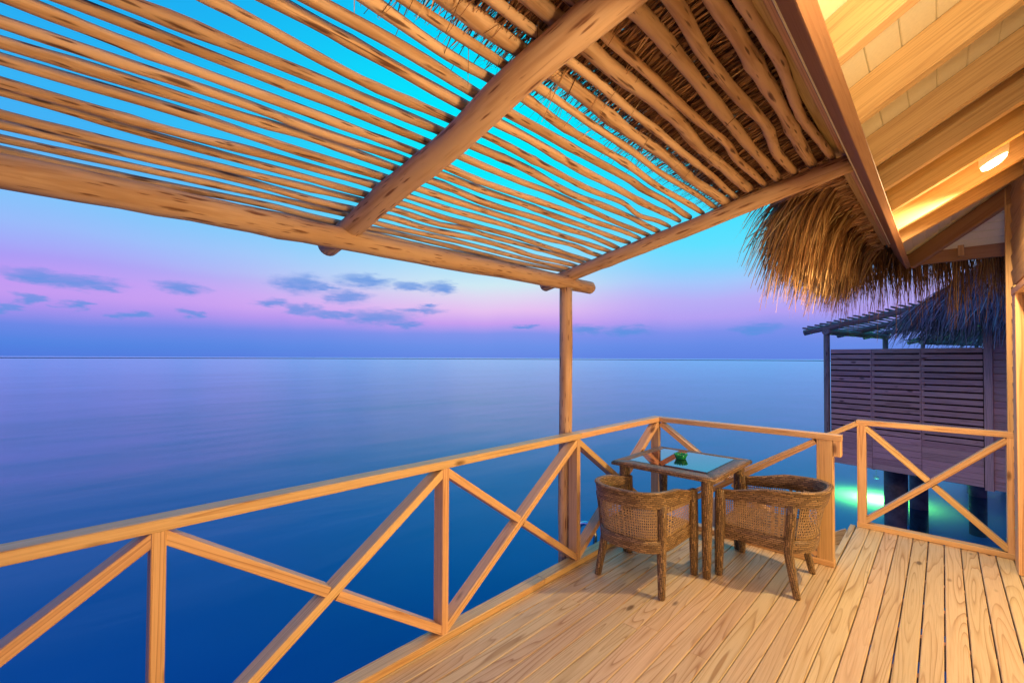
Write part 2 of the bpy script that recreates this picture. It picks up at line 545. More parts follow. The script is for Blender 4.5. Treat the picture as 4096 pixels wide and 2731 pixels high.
def tube(name, pts, rad, mat, parent, n=10, caps=True, closed=False, squash=None):
    """round bar through pts (parent space), own origin at its middle, long axis left as given"""
    P = [Vector(p) for p in pts]
    rad = rad if hasattr(rad, '__len__') else [rad] * len(P)
    mid = P[len(P) // 2].copy()
    d = (P[-1] - P[0])
    if d.length < 1e-6: d = Vector((0, 1, 0))
    mt, L = frame_of(P[0], P[0] + d, (0, 0, 1) if abs(d.normalized().z) < .9 else (0, 1, 0))
    mt.translation = mid
    inv = mt.inverted()
    P = [inv @ p for p in P]
    v, f = [], []
    prevx = None
    for i, p in enumerate(P):
        d = (P[min(i + 1, len(P) - 1)] - P[max(i - 1, 0)]).normalized()
        if prevx is None:
            x = d.orthogonal().normalized()
        else:
            x = (prevx - d * prevx.dot(d)).normalized()
        prevx = x
        z = d.cross(x)
        for j in range(n):
            a = 2 * math.pi * j / n
            q = p + (x * math.cos(a) + z * math.sin(a)) * rad[i]
            v.append(tuple(q))
    for i in range(len(P) - 1):
        for j in range(n):
            a, b2 = i * n + j, i * n + (j + 1) % n
            f.append([a, b2, b2 + n, a + n])
    if caps:
        f.append(list(reversed(range(n))))
        f.append([len(v) - n + j for j in range(n)])
    me = mesh(name, v, f, mat, smooth=True)
    me.polygons.foreach_set('use_smooth', [len(p.vertices) == 4 for p in me.polygons])
    return link(name, me, parent, mat=mt)


def wobbly(a, b, r, seed, amp=.008, steps=30, taper=.0, nod=.10):
    rg = random.Random(seed)
    a, b = Vector(a), Vector(b)
    d = (b - a)
    L = d.length
    y = d.normalized()
    x = y.cross(Vector((0, 0, 1))).normalized()
    z = x.cross(y)
    ph = [rg.uniform(0, 6.28) for _ in range(4)]
    f2, f3 = rg.uniform(3.5, 5.5), rg.uniform(8, 12)
    # natural bends: random offsets every 0.2 to 0.45 m joined by a smooth curve
    ks, kx, kz = [-.3], [rg.gauss(0, 1)], [rg.gauss(0, .6)]
    while ks[-1] < L + .6:
        ks.append(ks[-1] + rg.uniform(.18, .48)); kx.append(rg.gauss(0, 1)); kz.append(rg.gauss(0, .6))
    knots = [(rg.uniform(0, L), rg.uniform(.06, .2)) for _ in range(int(L * 2.5))]

    def cub(arr, q, s):
        p0, p1, p2, p3 = arr[max(q - 1, 0)], arr[q], arr[q + 1], arr[min(q + 2, len(arr) - 1)]
        u = (s - ks[q]) / (ks[q + 1] - ks[q])
        return p1 + .5 * u * (p2 - p0 + u * (2 * p0 - 5 * p1 + 4 * p2 - p3 + u * (3 * (p1 - p2) + p3 - p0)))
    pts, rad = [], []
    q = 0
    for i in range(steps + 1):
        u = i / steps
        s = u * L
        while q < len(ks) - 2 and s > ks[q + 1]: q += 1
        pts.append(a + d * u + x * amp * .85 * cub(kx, q, s) + z * amp * .7 * cub(kz, q, s))
        rr = r * (1 + taper * (u - .5)) * (1 + nod * (.5 * math.sin(f2 * s * 2 + ph[0]) + .4 * math.sin(f3 * s * 2 + ph[1])))
        for kp, kr in knots:
            rr += r * kr * math.exp(-((s - kp) / .028) ** 2) * min(1, nod * 10)
        rad.append(rr)
    return pts, rad


def strands(name, roots, dirs, lens, width, droop, mat, parent, segs=4, curl=.06, toneb=None, kind='stuff'):
    N = len(roots)
    roots = np.asarray(roots, float); dirs = np.asarray(dirs, float)
    dirs = dirs / np.linalg.norm(dirs, axis=1)[:, None]
    lens = np.asarray(lens, float) * np.ones(N)
    width = np.asarray(width, float) * np.ones(N)
    droop = np.asarray(droop, float) * np.ones(N)
    rv = rng.normal(size=(N, 3))
    side = np.cross(dirs, rv); side /= np.linalg.norm(side, axis=1)[:, None]
    cv = rng.normal(size=(N, 3)) * curl
    K = segs + 1
    V = np.zeros((N, K, 2, 3))
    for i in range(K):
        u = i / segs
        c = roots + dirs * (lens * u * (1 - .25 * np.minimum(droop, 1.2) * u))[:, None] + cv * (lens * u * u)[:, None]
        c[:, 2] -= droop * lens * u * u
        w = width * (1 - .72 * u ** 1.5) * .5
        V[:, i, 0] = c - side * w[:, None]
        V[:, i, 1] = c + side * w[:, None]
    base = (np.arange(N) * K * 2)[:, None]
    i0 = np.arange(segs) * 2
    F = np.stack([base + i0, base + i0 + 1, base + i0 + 3, base + i0 + 2], -1).reshape(-1, 4)
    tone = rng.random(N) if toneb is None else np.clip(toneb, 0, 1)
    tone = np.repeat(tone, K * 2)
    me = mesh(name, V.reshape(-1, 3), F, mat, tone=tone)
    o = link(name, me, parent)
    if kind: o['kind'] = kind
    return o


def prism(name, prof, y0, y1, mat, parent):
    """profile in x,z swept along y"""
    n = len(prof)
    v = [(x, y0, z) for x, z in prof] + [(x, y1, z) for x, z in prof]
    f = [[i, (i + 1) % n, n + (i + 1) % n, n + i] for i in range(n)] + [list(reversed(range(n))), [n + i for i in range(n)]]
    return link(name, mesh(name, v, f, mat), parent)


# ------------------------------------------------------------------ sea and bed
WZ, BZ = -1.75, -2.7


def disc(name, z, mat, r):
    n = 96
    v = [(0, 0, z)] + [(r * math.cos(2 * math.pi * i / n), r * math.sin(2 * math.pi * i / n), z) for i in range(n)]
    f = [[0, 1 + i, 1 + (i + 1) % n] for i in range(n)]
    o = link(name, mesh(name, v, f, mat))
    o['kind'] = 'structure'
    return o


disc('sea_water', WZ, 'water', 15000)
disc('sea_bed', BZ, 'bed', 15000)

# low reef edge far out, a thin dark line under the horizon
v, f = [], []
for i in range(61):
    a = R(-20 + i * 2.4)
    for r_, z in ((975, WZ - .1), (980, WZ + 1.15), (990, WZ + 1.15), (995, WZ - .1)):
        v.append((-r_ * math.sin(a), r_ * math.cos(a), z))
    if i:
        q = len(v)
        f += [[q - 8 + j, q - 7 + j, q - 3 + j, q - 4 + j] for j in range(3)]
M['reef'] = plain('reef rock', (.05, .075, .17), .9)
link('reef', mesh('reef', v, f, 'reef'))['kind'] = 'structure'

# ------------------------------------------------------------------ deck
deck = thing('deck', None, None, kind='structure')
ROT = .004
for i in range(-16, 12):
    xc = -.545 + .1 * i
    if xc < -2.1 or xc > .47: continue
    yend = 5.40 if xc > -.59 else 4.26
    ys = [-1.6]
    if i % 2 == 0:
        ys += [2.40 + random.uniform(-.01, .03) if i % 4 == 0 else .62, yend]
        if i % 4 == 0 and xc < -1.0: pass
    else:
        ys += [1.35 + .3 * (i % 3), yend] if i % 3 else [yend]
    if xc < -1.05 and i % 2: ys = [-1.6, 2.47, yend] if i % 4 == 1 else [-1.6, .2, 3.3, yend]
    for y0, y1 in zip(ys[:-1], ys[1:]):
        a = Vector((xc + ROT * (y0 - 2), y0 + .0015, -.0155 + random.uniform(-.0012, .0012)))
        b = Vector((xc + ROT * (y1 - 2), y1 - .0015, -.0155 + random.uniform(-.0012, .0012)))
        timber_piece('plank', a, b, (.0935 if xc > -.35 else .0962) + random.uniform(-.0008, .0008), .03, 'deck', deck, ch=.004)
for y in np.arange(-1.4, 5.4, .45):
    x0 = -2.1 if y < 4.25 else -.585
    box_piece('joist', x0 + .02, .46, y, y + .045, -.18, -.033, 'old', deck, 'x')
box_piece('rim_joist', -.635, -.592, 4.28, 5.395, -.20, -.004, 'deck', deck, 'y')
box_piece('rim_joist', -2.16, -2.117, -1.6, 4.26, -.20, -.034, 'rail', deck, 'y')
box_piece('rim_joist', -2.1, -.6, 4.262, 4.305, -.20, -.034, 'rail', deck, 'x')
box_piece('rim_joist', -.6, .46, 5.402, 5.445, -.20, -.034, 'rail', deck, 'x')
for (x, y) in ((-1.85, -1.2), (-1.85, 2.0), (-1.85, 4.0), (.1, .5), (.2, 4.8)):
    tube('pile', [(x, y, BZ - .1), (x, y, -.19)], .15, 'pile', deck, 16)

# ------------------------------------------------------------------ railings
ZT, XR = 1.017, -2.004
TH, WD = .045, .09


def xbrace(par, p00, p01, p10, p11, inward, depth, mat='rail'):
    """two crossing braces; p00 bottom start, p01 top end (whole piece), p10 top start, p11 bottom end (cut at crossing)"""
    timber_piece('brace', p00, p01, depth, TH, mat, par, up=(0, 0, 1))
    a, b = Vector(p10), Vector(p11)
    c = (a + b) / 2
    d = (b - a).normalized()
    timber_piece('brace', a, c - d * .028, depth - .003, TH, mat, par)
    timber_piece('brace', c + d * .028, b, depth - .003, TH, mat, par)


fr_ = thing('deck_railing', 'long pine railing with crossed braces along the sea side of the deck', 'railing')
box_piece('top_rail', XR - WD, XR, -1.3, 2.845, ZT - TH, ZT, 'rail', fr_, 'y')
box_piece('top_rail', XR - WD, XR, 2.8475, 4.2465, ZT - TH, ZT, 'rail', fr_, 'y')
box_piece('bottom_rail', XR - WD, XR, -1.3, 2.40, .001, TH, 'rail', fr_, 'y')
box_piece('bottom_rail', XR - WD, XR, 2.403, 4.2465, .001, TH, 'rail', fr_, 'y')
ys = [-1.046, .2322, 1.5105, 2.7888, 4.161]
for y in ys:
    box_piece('post', XR - WD + .003, XR - .003, y, y + TH, TH, ZT - TH, 'rail', fr_, 'z')
for y0, y1 in zip(ys[:-1], ys[1:]):
    xm = XR - WD / 2 - .002
    a0, a1 = y0 + TH - .012, y1 + .012
    zb, zt = TH + .018, ZT - TH - .02
    xbrace(fr_, (xm, a0, zb), (xm, a1, zt), (xm, a0, zt), (xm, a1, zb), None, WD - .008)

YC = 4.1587
rr = thing('deck_railing', 'short pine railing with crossed braces behind the wicker table', 'railing')
box_piece('top_rail', XR + .0015, -.5424, YC, YC + WD, ZT - TH, ZT - .001, 'rail', rr, 'x')
box_piece('bottom_rail', XR + .0015, -.592, YC, YC + WD, .001, TH, 'rail', rr, 'x')
box_piece('post', -.70, -.5945, YC + .003, YC + WD - .003, TH, ZT - TH, 'rail', rr, 'z')
box_piece('rail_end_block', -.5925, -.5445, YC + .0015, YC + WD - .0015, ZT - .165, ZT - TH, 'rail', rr, 'z')
ym = YC + WD / 2
xbrace(rr, (XR + .02, ym, TH + .02), (-.71, ym, ZT - TH - .02), (XR + .01, ym, ZT - TH - .02), (-.70, ym, TH + .02), None, WD - .008)

YQ = 5.3444
er = thing('deck_railing', 'pine railing with one crossed brace between the steps and the wall', 'railing')
box_piece('top_rail', -.5773, .4332, YQ, YQ + WD, ZT - TH, ZT, 'rail', er, 'x')
box_piece('bottom_rail', -.5773, .4332, YQ + .001, YQ + WD, .001, TH, 'rail', er, 'x')
box_piece('post', -.574, -.507, YQ + .003, YQ + WD - .003, TH, ZT - TH, 'rail', er, 'z')
box_piece('post', .385, .4302, YQ + .003, YQ + WD - .003, TH, ZT - TH, 'rail', er, 'z')
ym = YQ + WD / 2
xbrace(er, (-.515, ym, TH + .02), (.39, ym, ZT - TH - .02), (-.515, ym, ZT - TH - .02), (.39, ym, TH + .02), None, WD - .008)

# ------------------------------------------------------------------ steps to the sea
st = thing('stair', 'wooden steps leading down to the sea beside the deck', 'stairs')
SL = .63
for y in (4.33, 5.30):
    timber_piece('stringer', (-.61, y, -.115), (-2.75, y, -.115 - SL * 2.14), .04, .2, 'deck', st)
for i in range(8):
    x = -.80 - .25 * i
    z = -.155 - SL * (.19 + .25 * i) + .06
    timber_piece('tread', (x, 4.352, z), (x, 5.278, z), .24, .035, 'deck', st)
hr = thing('stair_railing', 'sloping pine handrail running down beside the sea steps', 'handrail')
timber_piece('handrail', (-.5745, 5.372, .985), (-2.6, 5.372, .985 - SL * 2.025), .07, .045, 'rail', hr)
timber_piece('lower_rail', (-.5745, 5.372, .62), (-2.6, 5.372, .62 - SL * 2.025), .05, .04, 'rail', hr) if False else None
for x in (-1.62, -2.55):
    box_piece('post', x - .035, x + .035, 5.345, 5.40, -.165 - SL * (-x - .61), .962 - SL * (-x - .574), 'rail', hr, 'z')
# mooring post by the steps
tube('mooring_post', [(-1.80, 5.2, BZ), (-1.80, 5.2, -.2), (-1.80, 5.2, .0), (-1.80, 5.2, .03)], [.07, .07, .068, .045], 'log', None, 14)
tag(bpy.data.objects['mooring_post'], 'round pale mooring post standing in the water by the steps', 'post')

# swimming ladder
ld = thing('swim_ladder', 'curved steel swimming ladder hung on the outer edge of the deck', 'ladder')
for y in (3.29, 3.74):
    pts = [(-2.19, y, -1.9), (-2.21, y, -.5), (-2.22, y, .0)]
    for a in range(0, 181, 20):
        pts.append((-2.19 + .0 * a, y, 0))
    pts = [(-2.36, y, -2.2), (-2.36, y, -.4), (-2.355, y, .02)] + [(-2.265 - .09 * math.cos(R(a)), y, .04 + .09 * math.sin(R(a))) for a in range(20, 181, 20)] + [(-2.175, y, -.1)]
    tube('side_rail', pts, .019, 'steel', ld, 12)
for z in (-.5, -.8, -1.1, -1.4, -1.7):
    tube('rung', [(-2.36, 3.29, z), (-2.36, 3.74, z)], .016, 'steel', ld, 10)
tube('side_rail', [(-2.36 + .18, 3.29, .03 - .0), (-2.18, 3.5, .035), (-2.18, 3.74, .03)], .008, 'steel', ld, 8) if False else None

# ------------------------------------------------------------------ pergola
pg = thing('pergola', 'pergola of peeled poles over the near deck', 'pergola', (-2.16, 2.83, 0))
pg.location = (0, 0, 0)
pts, rad = wobbly((-2.165, 2.836, -.55), (-2.155, 2.842, 2.165), .0515, 5, .004, 26, .0, .03)
tube('post', pts, rad, 'log', pg, 18)
tube('pile', [(-2.165, 2.836, BZ), (-2.165, 2.836, -.55)], .07, 'pile', pg, 14)
pts, rad = wobbly((-2.16, -1.6, 2.185), (-2.16, 3.18, 2.207), .055, 12, .006, 44, -.05, .035)
pts.append(pts[-1] + Vector((0, .028, 0))); rad.append(rad[-1] * .72)
tube('beam', pts, rad, 'log', pg, 20)
BS = .2
for yb, sd, rb, zo, xe in ((1.03, 3, .055, 2.262, -.335), (2.90, 4, .051, 2.277, -.318)):
    a = Vector((-2.43, yb, zo + BS * (-.27)))
    b = Vector((xe, yb + (.0 if yb > 2 else .0), zo + BS * (xe + 2.16)))
    pts, rad = wobbly(a, b, rb, sd, .007, 30, -.06, .04)
    pts = [pts[0] - (pts[1] - pts[0]).normalized() * .02] + pts
    rad = [rad[0] * .75] + rad
    tube('rafter', pts, rad, 'log', pg, 20)
pts, rad = wobbly((-2.43, -1.0, 2.21), (-.335, -1.0, 2.62), .052, 9, .007, 24)
tube('rafter', pts, rad, 'log', pg, 16)
PX = [(-0.41, -0.421, -0.421), (-0.497, -0.472, -0.472), (-0.576, -0.564, -0.564), (-0.665, -0.653, -0.653), (-0.735, -0.748, -0.748), (-0.809, -0.824, -0.822), (-0.892, -0.881, -0.876), (-0.955, -0.956, -0.964), (-1.028, -1.026, -1.033), (-1.1, -1.101, -1.112), (-1.177, -1.178, -1.188), (-1.258, -1.247, -1.273), (-1.333, -1.328, -1.333), (-1.41, -1.414, -1.482), (-1.484, -1.49, -1.532), (-1.549, -1.571, -1.581), (-1.631, -1.639, -1.691), (-1.717, -1.714, -1.763), (-1.8, -1.802, -1.835), (-1.879, -1.879, -1.949), (-1.979, -1.956, -2.003), (-2.035, -2.033, -2.113), (-2.116, -2.118, -2.172), (-2.176, -2.193, -2.256), (-2.246, -2.277, -2.323), (-2.309, -2.333, -2.37)]
PR = [.023, .031, .026, .029, .020, .030, .019, .029, .019, .022, .024, .024, .020, .023, .020, .021, .021, .022, .022, .020, .019, .019, .021, .018, .019, .017]
for i, ((xf, xm, xn), r) in enumerate(zip(PX, PR)):
    r *= .80 if i > 7 else .9
    def zc(x): return 2.352 - .0 + BS * (x + 2.16) - .026 + r
    yf = 2.93 + random.uniform(-.03, .02)
    yn = -1.45 + random.uniform(-.1, .1)
    xx = xm + (xn - xm) * (yn - 1.0) / (-.14 - 1.0) * .8 if i > 12 else xm + (xm - xf) * .2
    n = 72
    amp = [.011, .008, .012, .009, .010][i % 5]
    pts, rad = wobbly((xm, yn, zc(xm)), (xm, yf, zc(xm)), r, 100 + i, amp, n, -.05 if i % 3 else -.16, .11 if i % 2 else .08)
    for q in pts:
        # bend each pole to the places where it crosses the two rafters
        w = (q.y - 1.0) / 1.93
        tx = xm + (xf - xm) * w if w > 0 else xm + (xx - xm) * (-(q.y - 1.0) / (1.0 - yn))
        fall = min(1, abs(q.y - 1.0) / .35, abs(q.y - 2.9) / .35)
        q.x = tx + (q.x - xm) * (.35 + .65 * fall)
        q.z += BS * (tx - xm)
    rad[-1] *= .8
    tube('pole', pts, rad, 'pole', pg, 12)

# ------------------------------------------------------------------ own villa: eave, soffit, wall, thatch
vl = thing('villa', 'timber villa with cream soffit and thatched eave on the right', 'villa')
TILT = .0208
RS = .57                      # roof slope
ang = math.atan(RS)


def ez(x, y, dz=0):           # height of the rafters' under edge
    return 2.455 + RS * (x + .19) + TILT * (y - 1.2) + dz


cs, sn = math.cos(ang), math.sin(ang)
# rafters: under edge follows ez, 45 x 150
RY = [-1.75, -1.28, -.81, -.34, .13, .60, 1.09, 1.56, 2.03, 2.56, 3.01, 3.52, 4.11, 4.62]
for y in RY:
    a = Vector((-.205, y, ez(-.205, y))) + Vector((-sn, 0, cs)) * .0625
    b = Vector((.52, y, ez(.52, y))) + Vector((-sn, 0, cs)) * .0625
    timber_piece('rafter', a, b, .05, .125, 'cedar', vl)
# soffit boards run along the eave on top of the rafters
for i in range(9):
    s0 = .102 + i * .1
    x = -.24 + s0 * cs
    y1 = 5.98 - max(0, (x + .2))
    c = Vector((x, 0, 2.455 + RS * (x + .19) - TILT * 1.2)) + Vector((-sn, 0, cs)) * .134
    timber_piece('soffit_board', (c.x, -1.9, c.z + TILT * -1.9), (c.x, y1, c.z + TILT * y1), .0988, .016, 'cream', vl, up=(-sn, 0, cs), ch=.003)
c = Vector((.16, 0, 2.455 + RS * (.16 + .19) - TILT * 1.2)) + Vector((-sn, 0, cs)) * .1475
timber_piece('soffit_backing', (c.x, -1.9, c.z - TILT * 1.9), (c.x, 5.2, c.z + TILT * 5.2), .92, .006, 'cream', vl, up=(-sn, 0, cs), ch=.001)
# fascia, square to the rafters
fc = Vector((-.2, 0, 2.452 - TILT * 1.2)) + Vector((-cs, 0, -sn)) * .022 + Vector((-sn, 0, cs)) * .088
timber_piece('fascia', (fc.x, -1.9, fc.z - TILT * 1.9), (fc.x, 6.03, fc.z + TILT * 6.03), .04, .19, 'fascia', vl, up=(-sn, 0, cs))
for dx, zz, w, h, mt_ in ((-.350, 2.678, .036, .04, 'rail'), (-.392, 2.712, .042, .05, 'cedar')):
    timber_piece('batten', (dx, -1.9, zz - TILT * 3.1), (dx, 5.95, zz + TILT * 4.75), w, h, mt_, vl)
# hip end: beam, hip rafter, strut, boards
ZE = 2.455 + TILT * 4.8
box_piece('end_beam', -.215, 1.2, 6.0, 6.045, ZE - .002, ZE + .155, 'fascia', vl, 'x')
hip_a = Vector((-.2, 5.99, ZE + .03))
hip_b = Vector((.62, 5.17, ZE + .03 + RS * .82))
timber_piece('hip_rafter', hip_a, hip_b, .045, .14, 'fascia', vl)
box_piece('strut', .135, .178, 5.955, 5.998, ZE + .03, ZE + .30, 'cladding', vl, 'z')
for i in range(9):
    s = .05 + i * .1
    y = 6.0 - s * cs
    z = ZE + .12 + s * sn
    x0 = -.30 + s * cs
    timber_piece('soffit_board', (x0, y, z), (1.2, y, z), .0955, .016, 'cream', vl, up=(0, -sn * -1, cs), ch=.004)
# wall, clad with horizontal boards, with a wide doorway
XW = .425
wall = link('wall', mesh('wall', *(lambda x0, x1: (
    [(x0, 5.36, -.2), (x0, 4.98, -.2), (x0, 4.98, 2.12), (x0, -.6, 2.12), (x0, -.6, -.2), (x0, -1.9, -.2), (x0, -1.9, 3.3), (x0, 5.36, 3.3),
     (x1, 5.36, -.2), (x1, 4.98, -.2), (x1, 4.98, 2.12), (x1, -.6, 2.12), (x1, -.6, -.2), (x1, -1.9, -.2), (x1, -1.9, 3.3), (x1, 5.36, 3.3)],
    [[0, 7, 2, 1], [2, 7, 6, 3], [3, 6, 5, 4], [8, 9, 10, 15], [10, 11, 14, 15], [11, 12, 13, 14], [1, 2, 10, 9], [2, 3, 11, 10], [3, 4, 12, 11], [0, 8, 15, 7], [7, 15, 14, 6]]))(XW + .03, XW + .12), 'cladding'), vl)
for i in range(25):
    z0 = .02 + i * .128
    segs = [(5.20, 5.355), (-1.9, -.72)] if z0 < 2.16 else [(-1.9, 5.355)]
    if z0 > 3.2: continue
    for y0, y1 in segs:
        a = timber_piece('plank', (XW + .012, y0, z0 + .06), (XW + .012, y1, z0 + .06), .022, .120, 'cladding', wall, up=(-.10, 0, 1))
box_piece('corner_trim', .393, .46, 5.357, 5.40, -.2, 3.0, 'cedar', vl, 'z')
box_piece('door_frame', .412, .60, 5.0, 5.19, 0.002, 2.10, 'rail', vl, 'z')
box_piece('door_head', .408, .60, -.7, 5.20, 2.102, 2.15, 'rail', vl, 'y')
box_piece('door_frame', .39, .60, -.7, -.6, 0.002, 2.10, 'rail', vl, 'z')
# the lit room behind the doorway
X0, X1, Y0, Y1 = XW + .125, 4.2, -1.9, 5.36
room = link('room', mesh('room', [(X0, Y0, 0), (X1, Y0, 0), (X1, Y1, 0), (X0, Y1, 0), (X0, Y0, 2.6), (X1, Y0, 2.6), (X1, Y1, 2.6), (X0, Y1, 2.6)],
                         [[0, 1, 2, 3], [4, 7, 6, 5], [0, 4, 5, 1], [1, 5, 6, 2], [2, 6, 7, 3]], 'plaster'), vl)


# thatch
def tz(x, y=2):  # under side of the thatch outside the fascia: lies on the poles
    return 2.735 + BS * (x + .4) + TILT * (y - 2.5) * .6


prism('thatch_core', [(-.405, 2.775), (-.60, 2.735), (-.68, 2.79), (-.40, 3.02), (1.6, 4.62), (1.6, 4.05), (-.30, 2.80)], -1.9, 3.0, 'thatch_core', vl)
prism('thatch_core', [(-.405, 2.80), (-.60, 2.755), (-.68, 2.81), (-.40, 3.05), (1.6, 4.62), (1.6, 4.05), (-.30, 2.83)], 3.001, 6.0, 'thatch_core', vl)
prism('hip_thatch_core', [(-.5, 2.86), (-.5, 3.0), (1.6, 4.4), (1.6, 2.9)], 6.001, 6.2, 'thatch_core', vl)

# A: under side over the pergola
N = 9000
y = rng.uniform(-.6, 3.15, N)
u = rng.random(N) ** .8
xr = -.36 - .46 * u
roots = np.stack([xr, y, np.array([tz(a, b) for a, b in zip(xr, y)]) + rng.uniform(.0, .05, N)], 1)
dirs = np.stack([-np.ones(N), rng.normal(0, .16, N) + .05, -BS * np.ones(N) + rng.normal(0, .05, N)], 1)
strands('thatch_underside', roots, dirs, rng.uniform(.14, .34, N), rng.uniform(.004, .010, N), rng.uniform(0, .05, N), 'thatch_brightened', vl, toneb=np.clip(rng.normal(.45, .25, N), 0, 1))
N = 2600
y = rng.uniform(-.6, 3.15, N)
clump = .06 * np.sin(y * 9) + .05 * np.sin(y * 23 + 1)
xr = -.62 - .2 * rng.random(N) + clump
roots = np.stack([xr, y, np.array([tz(a, b) for a, b in zip(xr, y)]) + rng.uniform(.0, .10, N)], 1)
dirs = np.stack([-np.ones(N), rng.normal(0, .45, N), -.1 + rng.normal(0, .12, N)], 1)
strands('thatch_fringe', roots, dirs, rng.uniform(.12, .38, N), rng.uniform(.003, .007, N), rng.uniform(0, .25, N), 'thatch', vl, toneb=np.clip(rng.normal(.4, .25, N), 0, 1))
# B: eave beyond the pergola, bundles of leaf that droop
def bundles(name, nc, per, rootf, dirf, len_, wid, drp, tone, mat='thatch', parent=None, segs=5, spread=.11, jit=.02):
    cr = rootf(nc); cd = dirf(nc)
    ct = rng.normal(tone, .22, nc); cl = rng.uniform(*len_, nc); cdr = rng.uniform(*drp, nc)
    k_ = rng.poisson(per, nc) + 2
    idx = np.repeat(np.arange(nc), k_)
    n_ = len(idx)
    roots = cr[idx] + rng.normal(0, jit, (n_, 3))
    dirs = cd[idx] + rng.normal(0, spread, (n_, 3))
    return strands(name, roots, dirs, cl[idx] * rng.uniform(.6, 1.1, n_), rng.uniform(*wid, n_), np.clip(cdr[idx] + rng.normal(0, .12, n_), 0, 2), mat, parent, segs=segs, curl=.07, toneb=np.clip(ct[idx] + rng.normal(0, .17, n_), 0, 1))


def rB(n):
    y = 3.45 + 2.85 * rng.random(n)
    x = -.48 - .24 * rng.random(n)
    return np.stack([x, y, np.array([tz(a, b) for a, b in zip(x, y)]) + rng.uniform(.0, .17, n)], 1)


bundles('thatch_fringe', 850, 9, rB, lambda n: np.stack([-np.ones(n), rng.normal(-.02, .26, n), -.80 + rng.normal(0, .26, n)], 1), (.24, .48), (.006, .016), (.35, 1.1), .58, parent=vl)
N = 3500
y = rng.uniform(3.0, 6.1, N)
xr = rng.uniform(-.62, -.40, N)
roots = np.stack([xr, y, np.array([tz(a, b) for a, b in zip(xr, y)]) + rng.uniform(-.005, .03, N)], 1)
dirs = np.stack([-np.ones(N), rng.normal(0, .12, N), -BS + rng.normal(0, .04, N)], 1)
strands('thatch_underside', roots, dirs, rng.uniform(.12, .26, N), rng.uniform(.005, .012, N), 0, 'thatch_brightened', vl, toneb=np.clip(rng.normal(.8, .18, N), 0, 1))


# C: hip end
def rC(n):
    x = -.85 + 2.3 * rng.random(n)
    return np.stack([x, 6.05 + .25 * rng.random(n), 2.72 + .30 * rng.random(n)], 1)


bundles('thatch_fringe', 420, 8, rC, lambda n: np.stack([rng.normal(-.05, .2, n), np.ones(n), -.9 + rng.normal(0, .25, n)], 1), (.26, .52), (.005, .012), (.5, 1.3), .34, parent=vl)


# eave lamps -------------------------------------------------------
def eave_lamp(x, y, label, energy):
    z = ez(x, y) + .03
    L = thing('soffit_lamp', label, 'lamp', (x, y, z), 0, 'bulkhead lamps under the eave')
    # oval housing, axis along x (up the slope)
    n, ringsN = 20, 5
    v, f = [], []
    prof = [(1.0, .05), (1.0, .015), (.96, -.006), (.9, -.012)]
    for s_, zz in prof:
        for j in range(n):
            a = 2 * math.pi * j / n
            v.append((.062 * s_ * math.cos(a), .046 * s_ * math.sin(a), zz + RS * .062 * s_ * math.cos(a)))
    for i in range(len(prof) - 1):
        for j in range(n):
            a, b_ = i * n + j, i * n + (j + 1) % n
            f.append([a, a + n, b_ + n, b_])
    f.append(list(range(n)))
    link('housing', mesh('housing', v, f, 'white', smooth=False), L)
    v, f = [], []
    for s_, zz in ((.89, -.011), (.8, -.03), (.5, -.042), (.05, -.046)):
        for j in range(n):
            a = 2 * math.pi * j / n
            v.append((.062 * s_ * math.cos(a), .046 * s_ * math.sin(a), zz + RS * .062 * s_ * math.cos(a)))
    for i in range(3):
        for j in range(n):
            a, b_ = i * n + j, i * n + (j + 1) % n
            f.append([a, a + n, b_ + n, b_])
    f.append([3 * n + j for j in range(n)])
    link('lens', mesh('lens', v, f, 'lens', smooth=True), L)
    li = bpy.data.lights.new('lamp_light', 'SPOT')   # the deep housing throws its light downwards
    li.energy = energy
    li.color = WARM
    li.spot_size = R(172)
    li.spot_blend = .35
    li.shadow_soft_size = .035
    link('lamp_light', li, L, loc=(0, 0, -.075))
    return L


eave_lamp(.24, 3.82, 'small white lit bulkhead lamp under the eave', P_EAVE)


def bulkhead(x, y, z, label, energy):
    """oval bulkhead lamp fixed to the wall, facing the sea"""
    L = thing('wall_lamp', label, 'lamp', (x, y, z))
    n = 20
    for nm, prof, mt_ in (('housing', [(1.0, 0), (1.0, -.03), (.9, -.042)], 'white'), ('lens', [(.89, -.041), (.8, -.055), (.45, -.066), (.03, -.069)], 'lens')):
        v, f = [], []
        for s_, d in prof:
            for j in range(n):
                a = 2 * math.pi * j / n
                v.append((d, .05 * s_ * math.cos(a), .09 * s_ * math.sin(a)))
        for i in range(len(prof) - 1):
            for j in range(n):
                a, b_ = i * n + j, i * n + (j + 1) % n
                f.append([a, b_, b_ + n, a + n])
        f.append([(len(prof) - 1) * n + j for j in range(n)])
        link(nm, mesh(nm, v, f, mt_, smooth=nm == 'lens'), L)
    li = bpy.data.lights.new('lamp_light', 'POINT')
    li.energy = energy
    li.color = WARM
    li.shadow_soft_size = .05
    link('lamp_light', li, L, loc=(-.13, 0, 0))


bulkhead(.418, .85, 2.27, 'lit oval lamp on the wall above the doorway', P_WALL)


